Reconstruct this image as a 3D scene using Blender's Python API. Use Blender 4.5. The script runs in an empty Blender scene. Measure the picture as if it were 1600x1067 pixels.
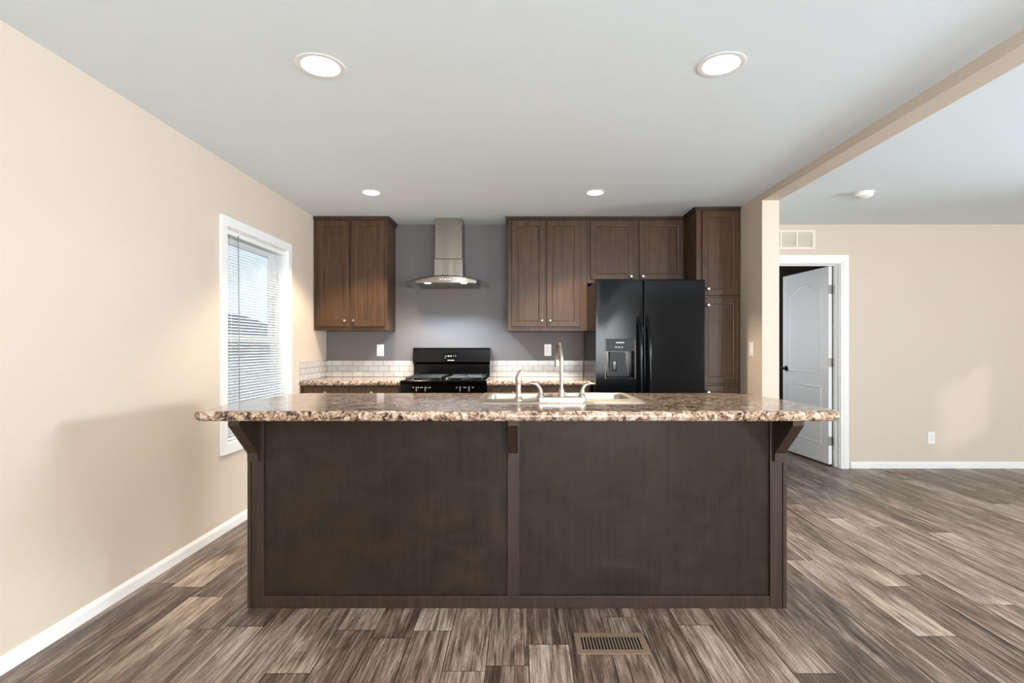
import bpy, bmesh, math, random
from mathutils import Vector, Matrix

S = bpy.context.scene
COL = S.collection
random.seed(7)
PI = math.pi

# ------------------------------------------------------------------ camera, world, lights, exposure
cam_d = bpy.data.cameras.new('camera')
cam = bpy.data.objects.new('camera', cam_d)
COL.objects.link(cam)
CH = 1.224                                   # camera height
cam.location = (0, 0, CH)
cam.rotation_euler = (PI / 2, 0, 0)
cam_d.sensor_width = 36
cam_d.lens = 18.0
cam_d.shift_x = -12 / 1600
cam_d.shift_y = 7 / 1600
cam_d.clip_start = 0.02
S.camera = cam

S.view_settings.view_transform = 'Standard'
S.view_settings.look = 'None'
S.view_settings.gamma = 1
S.view_settings.use_curve_mapping = False
S.view_settings.exposure = 0.13

DAY = (0.92, 0.96, 1.0)
LED = (1.0, 0.89, 0.77)
WARM = (1.0, 0.80, 0.58)

w = bpy.data.worlds.new('sky')
S.world = w
w.use_nodes = True
wn = w.node_tree
bg = wn.nodes['Background']
bg.inputs['Color'].default_value = (0.86, 0.94, 1.0, 1)
bg.inputs['Strength'].default_value = 1.0


def day_light(name, loc, rot, sx, sy, power, color=DAY, spread=PI):
    d = bpy.data.lights.new(name, 'AREA')
    d.shape = 'RECTANGLE'
    d.size, d.size_y = sx, sy
    d.energy = power
    d.color = color
    d.spread = spread
    o = bpy.data.objects.new(name, d)
    COL.objects.link(o)
    o.location = loc
    o.rotation_euler = rot
    return o


H = 2.44            # ceiling height
XL = -1.936         # left wall
YB = 5.128          # back wall
XP0, XP1 = 1.932, 2.068   # wing wall / beam
YP = 4.08           # front of the wing wall
XR = 6.2            # right wall
YR = -2.8           # rear wall behind the camera

# daylight standing in the window openings of the walls behind and to the right (tilted up: sunlit ground outside)
UP = math.radians(48)
day_light('daylight_right_window', (XR + 0.17, 2.45, 1.60), (0, PI / 2, 0), 0.76, 0.90, 58, (0.84, 0.92, 1.0), math.radians(80))
day_light('daylight_rear_window', (1.05, YR - 0.17, 1.40), (PI / 2 + UP, 0, 0), 2.6, 1.6, 350)
day_light('daylight_rear_door', (5.35, YR - 0.17, 1.15), (PI / 2 + math.radians(34), 0, 0), 1.25, 1.9, 225)
day_light('fill_side_room', (XP1 - 0.16, 6.45, 1.45), (0, -PI / 2, 0), 1.0, 0.9, 9)  # unseen fill light, added to brighten the open door leaf
sun_d = bpy.data.lights.new('sun', 'SUN')           # weak hazy sun through the right window onto the far wall
sun_d.energy = 0.5
sun_d.color = (1.0, 0.96, 0.9)
sun_d.angle = math.radians(2.5)
sun = bpy.data.objects.new('sun', sun_d)
COL.objects.link(sun)
sun.location = (9, 0, 6)
sun.rotation_euler = Vector((-1.0, 1.48, -0.55)).to_track_quat('-Z', 'Y').to_euler()

# ------------------------------------------------------------------ materials
def lin(c):
    r = []
    for v in c:
        v = v / 255
        r.append(v / 12.92 if v <= 0.04045 else ((v + 0.055) / 1.055) ** 2.4)
    return (*r, 1)


def mat(name, rgb, rough=0.5, metal=0.0, spec=None, coat=0.0):
    m = bpy.data.materials.new(name)
    m.use_nodes = True
    b = m.node_tree.nodes['Principled BSDF']
    b.inputs['Base Color'].default_value = lin(rgb)
    b.inputs['Roughness'].default_value = rough
    b.inputs['Metallic'].default_value = metal
    if spec is not None:
        b.inputs['Specular IOR Level'].default_value = spec
    b.inputs['Coat Weight'].default_value = coat
    return m


class NT:
    """small node helper"""
    def __init__(s, m):
        s.t = m.node_tree
        s.b = s.t.nodes['Principled BSDF']

    def n(s, typ, **kw):
        x = s.t.nodes.new(typ)
        for k, v in kw.items():
            setattr(x, k, v)
        return x

    def l(s, a, b):
        s.t.links.new(a, b)

    def coords(s, scale, kind='Object', loc=None):
        tc = s.n('ShaderNodeTexCoord')
        mp = s.n('ShaderNodeMapping')
        mp.inputs['Scale'].default_value = scale
        s.l(tc.outputs[kind], mp.inputs['Vector'])
        return mp.outputs['Vector']

    def world(s, scale):
        g = s.n('ShaderNodeNewGeometry')
        mp = s.n('ShaderNodeMapping')
        mp.inputs['Scale'].default_value = scale
        s.l(g.outputs['Position'], mp.inputs['Vector'])
        return mp.outputs['Vector']

    def noise(s, vec, scale=1.0, detail=4, rough=0.5, dist=0.0):
        x = s.n('ShaderNodeTexNoise')
        x.inputs['Scale'].default_value = scale
        x.inputs['Detail'].default_value = detail
        x.inputs['Roughness'].default_value = rough
        x.inputs['Distortion'].default_value = dist
        s.l(vec, x.inputs['Vector'])
        return x.outputs['Fac']

    def ramp(s, fac, stops):
        r = s.n('ShaderNodeValToRGB')
        e = r.color_ramp.elements
        while len(e) < len(stops):
            e.new(0.5)
        for i, (p, c) in enumerate(stops):
            e[i].position = p
            e[i].color = lin(c)
        s.l(fac, r.inputs['Fac'])
        return r.outputs['Color']

    def math(s, op, a, b=None, c=None, clamp=False):
        x = s.n('ShaderNodeMath', operation=op, use_clamp=clamp)
        for i, v in enumerate((a, b, c)):
            if v is None:
                continue
            if isinstance(v, (int, float)):
                x.inputs[i].default_value = v
            else:
                s.l(v, x.inputs[i])
        return x.outputs[0]

    def bump(s, h, strength, dist=0.002):
        x = s.n('ShaderNodeBump')
        x.inputs['Strength'].default_value = strength
        x.inputs['Distance'].default_value = dist
        s.l(h, x.inputs['Height'])
        s.l(x.outputs['Normal'], s.b.inputs['Normal'])

    def color(s, c):
        s.l(c, s.b.inputs['Base Color'])


def paint(name, rgb, rough=0.55, bump=0.25, scale=160):
    m = mat(name, rgb, rough, spec=0.3)
    t = NT(m)
    t.bump(t.noise(t.world((1, 1, 1)), scale, 3, 0.55), bump, 0.0015)
    return m


def wood(name, dark, light, rough=0.36, blotch=0.0, spec=0.4):
    m = mat(name, light, rough, spec=spec)
    t = NT(m)
    g = t.noise(t.world((55, 55, 2.2)), 1.0, 6, 0.6, 0.6)
    f = g
    if blotch:
        b = t.noise(t.world((3.0, 3.0, 4.5)), 1.0, 5, 0.65, 1.6)
        f = t.math('ADD', t.math('MULTIPLY', g, 1 - blotch), t.math('MULTIPLY', b, blotch))
    t.color(t.ramp(f, [(0.30, dark), (0.68, light)]))
    t.bump(g, 0.08, 0.001)
    return m


M = {}
M['wall'] = paint('beige_wall_paint', (210, 197, 181))
M['kitchen_wall'] = paint('grey_wall_paint', (108, 105, 105), 0.5)
M['ceiling'] = paint('ceiling_paint', (229, 239, 244), 0.8, 0.35, 120)
M['darkened_room'] = paint('darkened_room_paint', (96, 88, 80))  # darkened so the colour itself carries the room's lack of light
M['white'] = mat('white_trim_paint', (238, 238, 236), 0.38)
M['white_door'] = mat('white_door_paint', (238, 239, 240), 0.4)
M['plastic'] = mat('white_plastic', (240, 240, 238), 0.35)
M['cream'] = mat('cream_metal', (228, 219, 206), 0.45)
M['slot'] = mat('dark_slot', (14, 13, 12), 0.8)
M['wood'] = wood('stained_cabinet_wood', (54, 38, 25), (88, 63, 43), 0.36, spec=0.26)
M['wood_trim'] = wood('stained_trim_wood', (46, 34, 27), (64, 49, 39), 0.4, spec=0.3)
M['panel'] = wood('stained_panel_wood', (34, 26, 20), (58, 46, 36), 0.36, 0.62, spec=0.18)
M['nickel'] = mat('brushed_nickel', (172, 163, 152), 0.28, 1.0)
M['chrome'] = mat('polished_chrome', (226, 222, 216), 0.10, 1.0)
M['hinge'] = mat('satin_hinge_metal', (150, 148, 144), 0.35, 1.0)
M['bronze'] = mat('dark_knob_metal', (52, 46, 42), 0.3, 1.0)
M['black'] = mat('black_enamel', (6, 6, 7), 0.10, spec=0.25)
M['fridge'] = mat('black_fridge_enamel', (6, 8, 11), 0.14, spec=0.18)
M['black_matte'] = mat('black_plastic', (9, 9, 10), 0.35, spec=0.22)
M['iron'] = mat('cast_iron', (17, 17, 18), 0.45)
M['display'] = mat('dark_display_glass', (6, 7, 8), 0.05)
M['mark'] = mat('pale_marking', (205, 208, 210), 0.5)
M['duct'] = mat('pale_duct_metal', (205, 195, 182), 0.6)
M['register'] = mat('tan_register_metal', (150, 128, 108), 0.4, 0.3)

m = mat('stainless_steel', (148, 142, 134), 0.27, 1.0)
t = NT(m)
t.bump(t.noise(t.world((13, 13, 1.6)), 1.0, 1, 0.4), 0.35, 0.008)
M['steel'] = m
M['sink'] = mat('satin_sink_steel', (192, 186, 176), 0.36, 1.0)

m = mat('clear_glass', (235, 245, 242), 0.0)
m.node_tree.nodes['Principled BSDF'].inputs['Transmission Weight'].default_value = 1
m.node_tree.nodes['Principled BSDF'].inputs['IOR'].default_value = 1.45
M['glass'] = m

# thin window pane: mostly see-through with a weak mirror
m = bpy.data.materials.new('window_pane_glass')
m.use_nodes = True
nt = m.node_tree
nt.nodes.clear()
out = nt.nodes.new('ShaderNodeOutputMaterial')
mix = nt.nodes.new('ShaderNodeMixShader')
mix.inputs[0].default_value = 0.07
tr = nt.nodes.new('ShaderNodeBsdfTransparent')
tr.inputs['Color'].default_value = (0.95, 0.98, 0.99, 1)
gl = nt.nodes.new('ShaderNodeBsdfGlossy')
gl.inputs['Roughness'].default_value = 0.0
nt.links.new(tr.outputs[0], mix.inputs[1])
nt.links.new(gl.outputs[0], mix.inputs[2])
nt.links.new(mix.outputs[0], out.inputs['Surface'])
M['pane'] = m


def emitter(name, rgb, strength):
    m = bpy.data.materials.new(name)
    m.use_nodes = True
    b = m.node_tree.nodes['Principled BSDF']
    b.inputs['Base Color'].default_value = (0.8, 0.8, 0.8, 1)
    b.inputs['Emission Color'].default_value = (*rgb, 1)
    b.inputs['Emission Strength'].default_value = strength
    return m


M['led'] = emitter('lit_lamp_lens', (1.0, 0.95, 0.88), 9.0)
M['hood_led'] = emitter('lit_hood_lens', (0.92, 0.96, 1.0), 5.0)

# speckled laminate
m = mat('speckled_stone_laminate', (180, 150, 125), 0.13, spec=0.38)
t = NT(m)
v = t.world((1, 1, 1))
a = t.noise(v, 34, 9, 0.62, 1.1)
b = t.noise(v, 120, 5, 0.6, 0.4)
c = t.noise(v, 9, 3, 0.5, 0.5)
f = t.math('ADD', t.math('MULTIPLY', a, 0.62), t.math('ADD', t.math('MULTIPLY', b, 0.23), t.math('MULTIPLY', c, 0.15)))
t.color(t.ramp(f, [(0.40, (34, 27, 24)), (0.44, (78, 62, 52)), (0.475, (142, 114, 92)), (0.52, (168, 142, 118)),
                   (0.555, (196, 178, 160)), (0.595, (212, 204, 194)), (0.625, (140, 126, 114)), (0.655, (76, 66, 60))]))
t.b.inputs['Coat Weight'].default_value = 0.22
t.b.inputs['Coat Roughness'].default_value = 0.04
M['stone'] = m

# subway tile in world space: u runs along x + y, rows in z
m = mat('white_subway_tile', (190, 184, 178), 0.14)
t = NT(m)
g = t.n('ShaderNodeNewGeometry')
sx = t.n('ShaderNodeSeparateXYZ')
t.l(g.outputs['Position'], sx.inputs[0])
u = t.math('ADD', sx.outputs['X'], sx.outputs['Y'])
zz = t.math('SUBTRACT', sx.outputs['Z'], 0.917)
cx = t.n('ShaderNodeCombineXYZ')
t.l(u, cx.inputs['X'])
t.l(zz, cx.inputs['Y'])
br = t.n('ShaderNodeTexBrick')
br.inputs['Scale'].default_value = 1.0
br.inputs['Brick Width'].default_value = 0.103
br.inputs['Row Height'].default_value = 0.0535
br.inputs['Mortar Size'].default_value = 0.0024
br.inputs['Mortar Smooth'].default_value = 0.1
br.inputs['Color1'].default_value = lin((196, 190, 184))
br.inputs['Color2'].default_value = lin((184, 177, 170))
br.inputs['Mortar'].default_value = lin((138, 130, 124))
t.l(cx.outputs[0], br.inputs['Vector'])
t.color(br.outputs['Color'])
t.bump(t.math('SUBTRACT', 1.0, br.outputs['Fac']), 0.5, 0.002)
M['tile'] = m

# weathered plank floor
m = mat('weathered_plank_vinyl', (120, 100, 85), 0.36)
t = NT(m)
at = t.n('ShaderNodeAttribute', attribute_name='tone')
se = t.n('ShaderNodeAttribute', attribute_name='seed')
gw = t.n('ShaderNodeAttribute', attribute_name='paleness')  # pale plank end, part of the floor's own pattern
g = t.n('ShaderNodeNewGeometry')
cm = t.n('ShaderNodeCombineXYZ')
t.l(t.math('MULTIPLY', se.outputs['Fac'], 37.0), cm.inputs['Z'])
t.l(t.math('MULTIPLY', se.outputs['Fac'], 11.0), cm.inputs['X'])
va = t.n('ShaderNodeVectorMath', operation='ADD')
t.l(g.outputs['Position'], va.inputs[0])
t.l(cm.outputs[0], va.inputs[1])


def stretched(sc):
    mp = t.n('ShaderNodeMapping')
    mp.inputs['Scale'].default_value = sc
    t.l(va.outputs[0], mp.inputs['Vector'])
    return mp.outputs['Vector']


fine = t.noise(stretched((130, 3.6, 1)), 1.0, 9, 0.78, 0.6)
streak = t.noise(stretched((42, 1.9, 1)), 1.0, 8, 0.72, 1.4)
wash = t.noise(stretched((10, 1.7, 1)), 1.0, 5, 0.65, 1.2)
crack = t.noise(stretched((190, 4.5, 1)), 1.0, 5, 0.75, 0.6)
val = t.math('ADD', at.outputs['Fac'], t.math('MULTIPLY', t.math('SUBTRACT', fine, 0.5), 1.25))
val = t.math('ADD', val, t.math('MULTIPLY', t.math('SUBTRACT', streak, 0.5), 1.9))
val = t.math('ADD', val, t.math('MULTIPLY', t.math('SUBTRACT', wash, 0.5), 1.3))
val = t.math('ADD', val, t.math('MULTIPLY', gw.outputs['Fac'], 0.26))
val = t.math('ADD', val, t.math('MULTIPLY', t.math('MINIMUM', t.math('SUBTRACT', crack, 0.44), 0.0), 3.0), clamp=True)
t.color(t.ramp(val, [(0.02, (56, 43, 36)), (0.30, (96, 80, 69)), (0.50, (128, 110, 97)), (0.70, (160, 142, 127)), (0.95, (194, 178, 164))]))
t.bump(fine, 0.22, 0.001)
M['floor'] = m
M['under'] = mat('dark_floor_gap', (34, 26, 22), 0.8)

# outdoors
M['siding'] = mat('pale_siding', (206, 212, 214), 0.7)
M['shingle'] = mat('grey_shingle', (120, 128, 136), 0.85)
M['earth'] = paint('dry_earth', (104, 110, 114), 0.9, 0.4, 20)

# ------------------------------------------------------------------ mesh helpers
def new():
    return bmesh.new()


def box(bm, x0, x1, y0, y1, z0, z1, bev=0.0, seg=2):
    vs = [bm.verts.new(p) for p in ((x0, y0, z0), (x1, y0, z0), (x1, y1, z0), (x0, y1, z0),
                                    (x0, y0, z1), (x1, y0, z1), (x1, y1, z1), (x0, y1, z1))]
    fs = [bm.faces.new([vs[i] for i in q]) for q in ((0, 3, 2, 1), (4, 5, 6, 7), (0, 1, 5, 4), (1, 2, 6, 5), (2, 3, 7, 6), (3, 0, 4, 7))]
    if bev:
        es = {e for f in fs for e in f.edges}
        bmesh.ops.bevel(bm, geom=list(es), offset=bev, offset_type='OFFSET', segments=seg, profile=0.5, affect='EDGES', clamp_overlap=True)
    return bm


def B(*a, **k):
    return box(new(), *a, **k)


def loft(bm, rings, cap0=True, cap1=True, closed=True):
    R = [[bm.verts.new(p) for p in r] for r in rings]
    n = len(R[0])
    for a, b in zip(R, R[1:]):
        for i in range(n if closed else n - 1):
            j = (i + 1) % n
            bm.faces.new((a[i], a[j], b[j], b[i]))
    if cap0:
        bm.faces.new(list(reversed(R[0])))
    if cap1:
        bm.faces.new(R[-1])
    return R


def lathe(bm, prof, c=(0, 0, 0), axis='Z', seg=24, cap0=True, cap1=True, flip=False):
    """prof: (radius, height) along the axis"""
    rings = []
    for r, h in prof:
        ring = []
        for k in range(seg):
            a = 2 * PI * k / seg
            u, v = r * math.cos(a), r * math.sin(a)
            if axis == 'Z':
                p = (u, v, h)
            elif axis == 'Y':
                p = (u, h, -v)
            else:
                p = (h, u, v)
            ring.append((p[0] + c[0], p[1] + c[1], p[2] + c[2]))
        rings.append(ring)
    loft(bm, rings, cap0, cap1)
    return bm


def tube(bm, pts, rad, seg=14, flat=None):
    """round tube through pts; rad is a number or one radius per point"""
    P = [Vector(p) for p in pts]
    n = len(P)
    R = rad if isinstance(rad, (list, tuple)) else [rad] * n
    rings, up = [], None
    for i in range(n):
        d = (P[min(i + 1, n - 1)] - P[max(i - 1, 0)]).normalized()
        if up is None:
            up = Vector((0, 1, 0)) if abs(d.y) < 0.9 else Vector((1, 0, 0))
        s = d.cross(up).normalized()
        up = s.cross(d).normalized()
        fu, fs = (flat[i] if flat else (1, 1))
        rings.append([P[i] + (up * math.sin(2 * PI * k / seg) * fu + s * math.cos(2 * PI * k / seg) * fs) * R[i] for k in range(seg)])
    loft(bm, rings)
    return bm


def smooth_path(pts, n=6):
    P = [Vector(p) for p in pts]
    o = []
    for i in range(len(P) - 1):
        a, b, c, d = P[max(i - 1, 0)], P[i], P[i + 1], P[min(i + 2, len(P) - 1)]
        for k in range(n):
            u = k / n
            o.append(0.5 * ((2 * b) + (c - a) * u + (2 * a - 5 * b + 4 * c - d) * u * u + (3 * b - a - 3 * c + d) * u ** 3))
    o.append(P[-1])
    return o


def prism(bm, poly, fn, a, b):
    """extrude polygon (list of 2-D points) from a to b; fn(u, v, t) -> xyz"""
    loft(bm, [[fn(u, v, a) for u, v in poly], [fn(u, v, b) for u, v in poly]])
    return bm


def holed(u0, u1, v0, v1, holes, t0, t1, fn):
    """slab u0..u1 x v0..v1 with rectangular holes, between depths t0 and t1; fn(u, v, t) -> xyz"""
    us = sorted({u0, u1, *[h[0] for h in holes], *[h[1] for h in holes]})
    vs = sorted({v0, v1, *[h[2] for h in holes], *[h[3] for h in holes]})
    us = [u for u in us if u0 - 1e-9 <= u <= u1 + 1e-9]
    vs = [v for v in vs if v0 - 1e-9 <= v <= v1 + 1e-9]

    def solid(i, j):
        if not (0 <= i < len(us) - 1 and 0 <= j < len(vs) - 1):
            return False
        cu, cv = (us[i] + us[i + 1]) / 2, (vs[j] + vs[j + 1]) / 2
        return not any(h[0] < cu < h[1] and h[2] < cv < h[3] for h in holes)

    bm = new()
    cache = {}

    def V(u, v, t):
        k = (round(u, 6), round(v, 6), t)
        if k not in cache:
            cache[k] = bm.verts.new(fn(u, v, t))
        return cache[k]

    for i in range(len(us) - 1):
        for j in range(len(vs) - 1):
            if not solid(i, j):
                continue
            a, b, c, d = us[i], us[i + 1], vs[j], vs[j + 1]
            bm.faces.new((V(a, c, t0), V(b, c, t0), V(b, d, t0), V(a, d, t0)))
            bm.faces.new((V(a, d, t1), V(b, d, t1), V(b, c, t1), V(a, c, t1)))
            for di, dj, p, q in ((-1, 0, (a, d), (a, c)), (1, 0, (b, c), (b, d)), (0, -1, (a, c), (b, c)), (0, 1, (b, d), (a, d))):
                if not solid(i + di, j + dj):
                    bm.faces.new((V(*q, t0), V(*p, t0), V(*p, t1), V(*q, t1)))
    return bm


def rrect(x0, x1, y0, y1, r, n=6):
    o = []
    for cx, cy, a0 in ((x1 - r, y0 + r, -PI / 2), (x1 - r, y1 - r, 0), (x0 + r, y1 - r, PI / 2), (x0 + r, y0 + r, PI)):
        for k in range(n + 1):
            a = a0 + PI / 2 * k / n
            o.append((cx + r * math.cos(a), cy + r * math.sin(a)))
    return o


def inset(poly, d):
    """move every point of a counter-clockwise polygon inwards by d"""
    n = len(poly)
    o = []
    for i in range(n):
        p, q, r = Vector(poly[i - 1]), Vector(poly[i]), Vector(poly[(i + 1) % n])
        e1, e2 = (q - p).normalized(), (r - q).normalized()
        n1, n2 = Vector((-e1.y, e1.x)), Vector((-e2.y, e2.x))
        b = (n1 + n2).normalized()
        o.append(tuple(q + b * (d / max(0.35, b.dot(n1)))))
    return o


def fill(bm, loops):
    es = []
    for l in loops:
        for i in range(len(l)):
            a, b = l[i], l[(i + 1) % len(l)]
            e = bm.edges.get((a, b)) or bm.edges.new((a, b))
            es.append(e)
    bmesh.ops.triangle_fill(bm, use_beauty=True, use_dissolve=False, edges=es)


def round_poly(pts, radii, n=6):
    """round the corners of a counter-clockwise polygon"""
    o = []
    k = len(pts)
    for i in range(k):
        p, q, r = Vector(pts[i - 1]), Vector(pts[i]), Vector(pts[(i + 1) % k])
        rr = radii[i]
        if rr <= 0:
            o.append(tuple(q))
            continue
        a, b = (p - q).normalized(), (r - q).normalized()
        ang = a.angle(b)
        d = min(rr / math.tan(ang / 2), (p - q).length * 0.48, (r - q).length * 0.48)
        s, e = q + a * d, q + b * d
        for j in range(n + 1):
            u = j / n
            o.append(tuple((1 - u) ** 2 * s + 2 * u * (1 - u) * q + u * u * e))
    return o


def worldloc(o):
    l = Vector((0, 0, 0))
    while o is not None:
        l += o.location
        o = o.parent
    return l


def obj(name, bm, m, parent=None, smooth=35, label=None, ground=False):
    bmesh.ops.recalc_face_normals(bm, faces=bm.faces)
    vs = [v.co for v in bm.verts]
    lo = Vector([min(v[i] for v in vs) for i in range(3)])
    hi = Vector([max(v[i] for v in vs) for i in range(3)])
    c = (lo + hi) / 2
    if ground:
        c.z = lo.z
    for v in bm.verts:
        v.co -= c
    me = bpy.data.meshes.new(name)
    bm.to_mesh(me)
    bm.free()
    me.materials.append(m)
    if smooth:
        me.polygons.foreach_set('use_smooth', [True] * len(me.polygons))
        me.set_sharp_from_angle(angle=math.radians(smooth))
    o = bpy.data.objects.new(name, me)
    COL.objects.link(o)
    if smooth:
        wnm = o.modifiers.new('weighted_normals', 'WEIGHTED_NORMAL')
        wnm.keep_sharp = True
        wnm.weight = 100
    if parent is not None:
        o.parent = parent
        o.location = c - worldloc(parent)
    else:
        o.location = c
    if label:
        o['label'] = label
    return o


def tag(o, label, cat, group=None, kind=None):
    o['label'] = label
    o['category'] = cat
    if group:
        o['group'] = group
    if kind:
        o['kind'] = kind
    return o


def thing(name, loc, label, cat, group=None, kind=None):
    o = bpy.data.objects.new(name, None)
    o.empty_display_size = 0.05
    COL.objects.link(o)
    o.location = loc
    return tag(o, label, cat, group, kind)


def struct(name, bm, m, label, cat):
    return tag(obj(name, bm, m, smooth=0), label, cat, kind='structure')


XYZ_Y = lambda u, v, t: (u, t, v)      # slab standing across y (u = x, v = z)
XYZ_X = lambda u, v, t: (t, u, v)      # slab standing across x (u = y, v = z)
XYZ_Z = lambda u, v, t: (u, v, t)      # lying slab

# ------------------------------------------------------------------ floor of single planks
def build_floor():
    W, GAP = 0.1645, 0.0012
    x_start = XL - 0.002
    rows = int((XR - x_start) / W) + 2
    # planks with a pale end seen in the photo: (x, y of the pale end, direction the plank runs, length of the pale part)
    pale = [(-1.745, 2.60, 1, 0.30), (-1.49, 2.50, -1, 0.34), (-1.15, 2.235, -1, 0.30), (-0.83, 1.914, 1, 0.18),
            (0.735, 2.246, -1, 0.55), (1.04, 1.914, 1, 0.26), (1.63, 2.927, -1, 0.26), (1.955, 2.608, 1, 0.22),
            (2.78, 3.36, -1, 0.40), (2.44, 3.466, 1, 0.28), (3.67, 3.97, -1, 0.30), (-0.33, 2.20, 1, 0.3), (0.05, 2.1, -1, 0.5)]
    by_row = {}
    for x, y, d, L in pale:
        by_row.setdefault(int((x - x_start) / W), (y, d, L))
    bm = new()
    tl = bm.faces.layers.float.new('tone')
    sl = bm.faces.layers.float.new('seed')
    gl_ = bm.loops.layers.float.new('paleness')
    rnd = random.Random(21)
    y_lo, y_hi = YR - 0.2, YB + 2.6

    def quad(x0, x1, y0, y1, tone, seed, g0, g1):
        vs = [bm.verts.new(p) for p in ((x0, y0, 0), (x1, y0, 0), (x1, y1, 0), (x0, y1, 0))]
        f = bm.faces.new(vs)
        f[tl], f[sl] = tone, seed
        for l, gv in zip(f.loops, (g0, g0, g1, g1)):
            l[gl_] = gv

    for i in range(rows):
        x0 = x_start + i * W
        x1 = x0 + W
        PL = 1.22
        forced = by_row.get(i)
        off = forced[0] if forced else rnd.uniform(0, PL)
        y = off - math.ceil((off - y_lo) / PL) * PL
        while y < y_hi:
            tone = rnd.choice([0.31, 0.38, 0.44, 0.50, 0.56, 0.64])
            seed = rnd.random()
            a, b = y + GAP, y + PL - GAP
            pale_end = None
            if forced:
                if forced[1] > 0 and abs(y - forced[0]) < 0.01:
                    pale_end = (1, forced[2])
                if forced[1] < 0 and abs(y + PL - forced[0]) < 0.01:
                    pale_end = (-1, forced[2])
                if pale_end:
                    tone = 0.46
                elif rnd.random() < 0.5:
                    tone = min(tone, 0.34)
            elif rnd.random() < 0.3:
                pale_end = (rnd.choice((1, -1)), rnd.uniform(0.15, 0.35))
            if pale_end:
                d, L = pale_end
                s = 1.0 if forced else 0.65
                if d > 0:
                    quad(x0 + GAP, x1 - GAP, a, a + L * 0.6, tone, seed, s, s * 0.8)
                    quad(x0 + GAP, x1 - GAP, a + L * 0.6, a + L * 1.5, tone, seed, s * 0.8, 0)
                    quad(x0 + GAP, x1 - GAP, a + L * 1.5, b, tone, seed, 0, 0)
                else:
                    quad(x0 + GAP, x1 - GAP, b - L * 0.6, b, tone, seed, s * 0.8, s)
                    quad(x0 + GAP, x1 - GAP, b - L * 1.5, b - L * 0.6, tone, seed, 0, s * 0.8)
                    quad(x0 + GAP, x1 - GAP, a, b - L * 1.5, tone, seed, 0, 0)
            else:
                quad(x0 + GAP, x1 - GAP, a, b, tone, seed, 0, 0)
            y += PL
    # open seam under the beam where the two floor halves meet
    pts = [(2.011 + 0.002 * math.sin(j * 1.7), YR + j * 0.25) for j in range(int((YP - YR) / 0.25) + 1)]
    for (xa, ya), (xb, yb) in zip(pts, pts[1:]):
        f = bm.faces.new([bm.verts.new(p) for p in ((xa - 0.0035, ya, 0.0004), (xa + 0.0035, ya, 0.0004), (xb + 0.0035, yb, 0.0004), (xb - 0.0035, yb, 0.0004))])
        f.material_index = 1
    # slab under the planks; shows as the dark joints
    x_end = x_start + rows * W
    me = bpy.data.meshes.new('floor')
    k = len(bm.faces)
    v = [bm.verts.new(p) for p in ((x_start, y_lo, -0.003), (x_end, y_lo, -0.003), (x_end, y_hi, -0.003), (x_start, y_hi, -0.003),
                                   (x_start, y_lo, -0.12), (x_end, y_lo, -0.12), (x_end, y_hi, -0.12), (x_start, y_hi, -0.12))]
    for q in ((0, 1, 2, 3), (7, 6, 5, 4), (0, 4, 5, 1), (1, 5, 6, 2), (2, 6, 7, 3), (3, 7, 4, 0)):
        f = bm.faces.new([v[j] for j in q])
        f.material_index = 1
    bm.to_mesh(me)
    bm.free()
    me.materials.append(M['floor'])
    me.materials.append(M['under'])
    o = bpy.data.objects.new('floor', me)
    COL.objects.link(o)
    tag(o, 'weathered brown and grey wood plank floor', 'floor', kind='structure')


build_floor()

# ------------------------------------------------------------------ shell
WIN = (3.367, 4.255, 0.575, 2.015)          # window_1 opening: y0 y1 z0 z1
RW = (1.98, 2.92, 1.20, 1.98)
REAR = [(-0.4, 2.3, 0.60, 2.20), (4.72, 5.98, 0.02, 2.05)]
DOOR = (2.385, 3.215, 0.0, 2.06)

struct('wall_left', holed(YR - 0.12, YB + 0.12, -0.02, H, [WIN], XL - 0.14, XL, XYZ_X), M['wall'], 'warm beige left wall with the blind covered window', 'wall')
struct('wall_back', holed(XL - 0.02, XP0 + 0.02, -0.02, H, [], YB, YB + 0.12, XYZ_Y), M['kitchen_wall'], 'dark grey kitchen wall behind the stove and hood', 'wall')
struct('wall_back_room', holed(XP0 + 0.02, XR + 0.14, -0.02, H, [(DOOR[0], DOOR[1], -0.02, DOOR[3])], YB, YB + 0.12, XYZ_Y), M['wall'], 'beige far wall with the open white door', 'wall')
struct('wall_partition', holed(XP0, XP1, -0.02, H, [], YP, YB + 0.01, XYZ_Y), M['wall'], 'short beige wing wall beside the tall pantry cabinet', 'wall')
struct('wall_right', holed(YR - 0.12, YB + 0.12, -0.02, H, [RW], XR, XR + 0.14, XYZ_X), M['wall'], 'beige right hand wall outside the picture', 'wall')
struct('wall_rear', holed(XL - 0.02, XR + 0.02, -0.02, H, REAR, YR - 0.14, YR, XYZ_Y), M['wall'], 'beige wall behind the camera', 'wall')
struct('ceiling', holed(XL - 0.14, XR + 0.14, YR - 0.14, YB + 2.6, [], H, H + 0.1, XYZ_Z), M['ceiling'], 'flat pale grey textured ceiling', 'ceiling')
struct('ceiling_beam', B(XP0, XP1, YR, YP + 0.001, 2.383, H + 0.01, bev=0.004), M['wall'], 'shallow beige beam running along the ceiling to the wing wall', 'beam')
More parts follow.
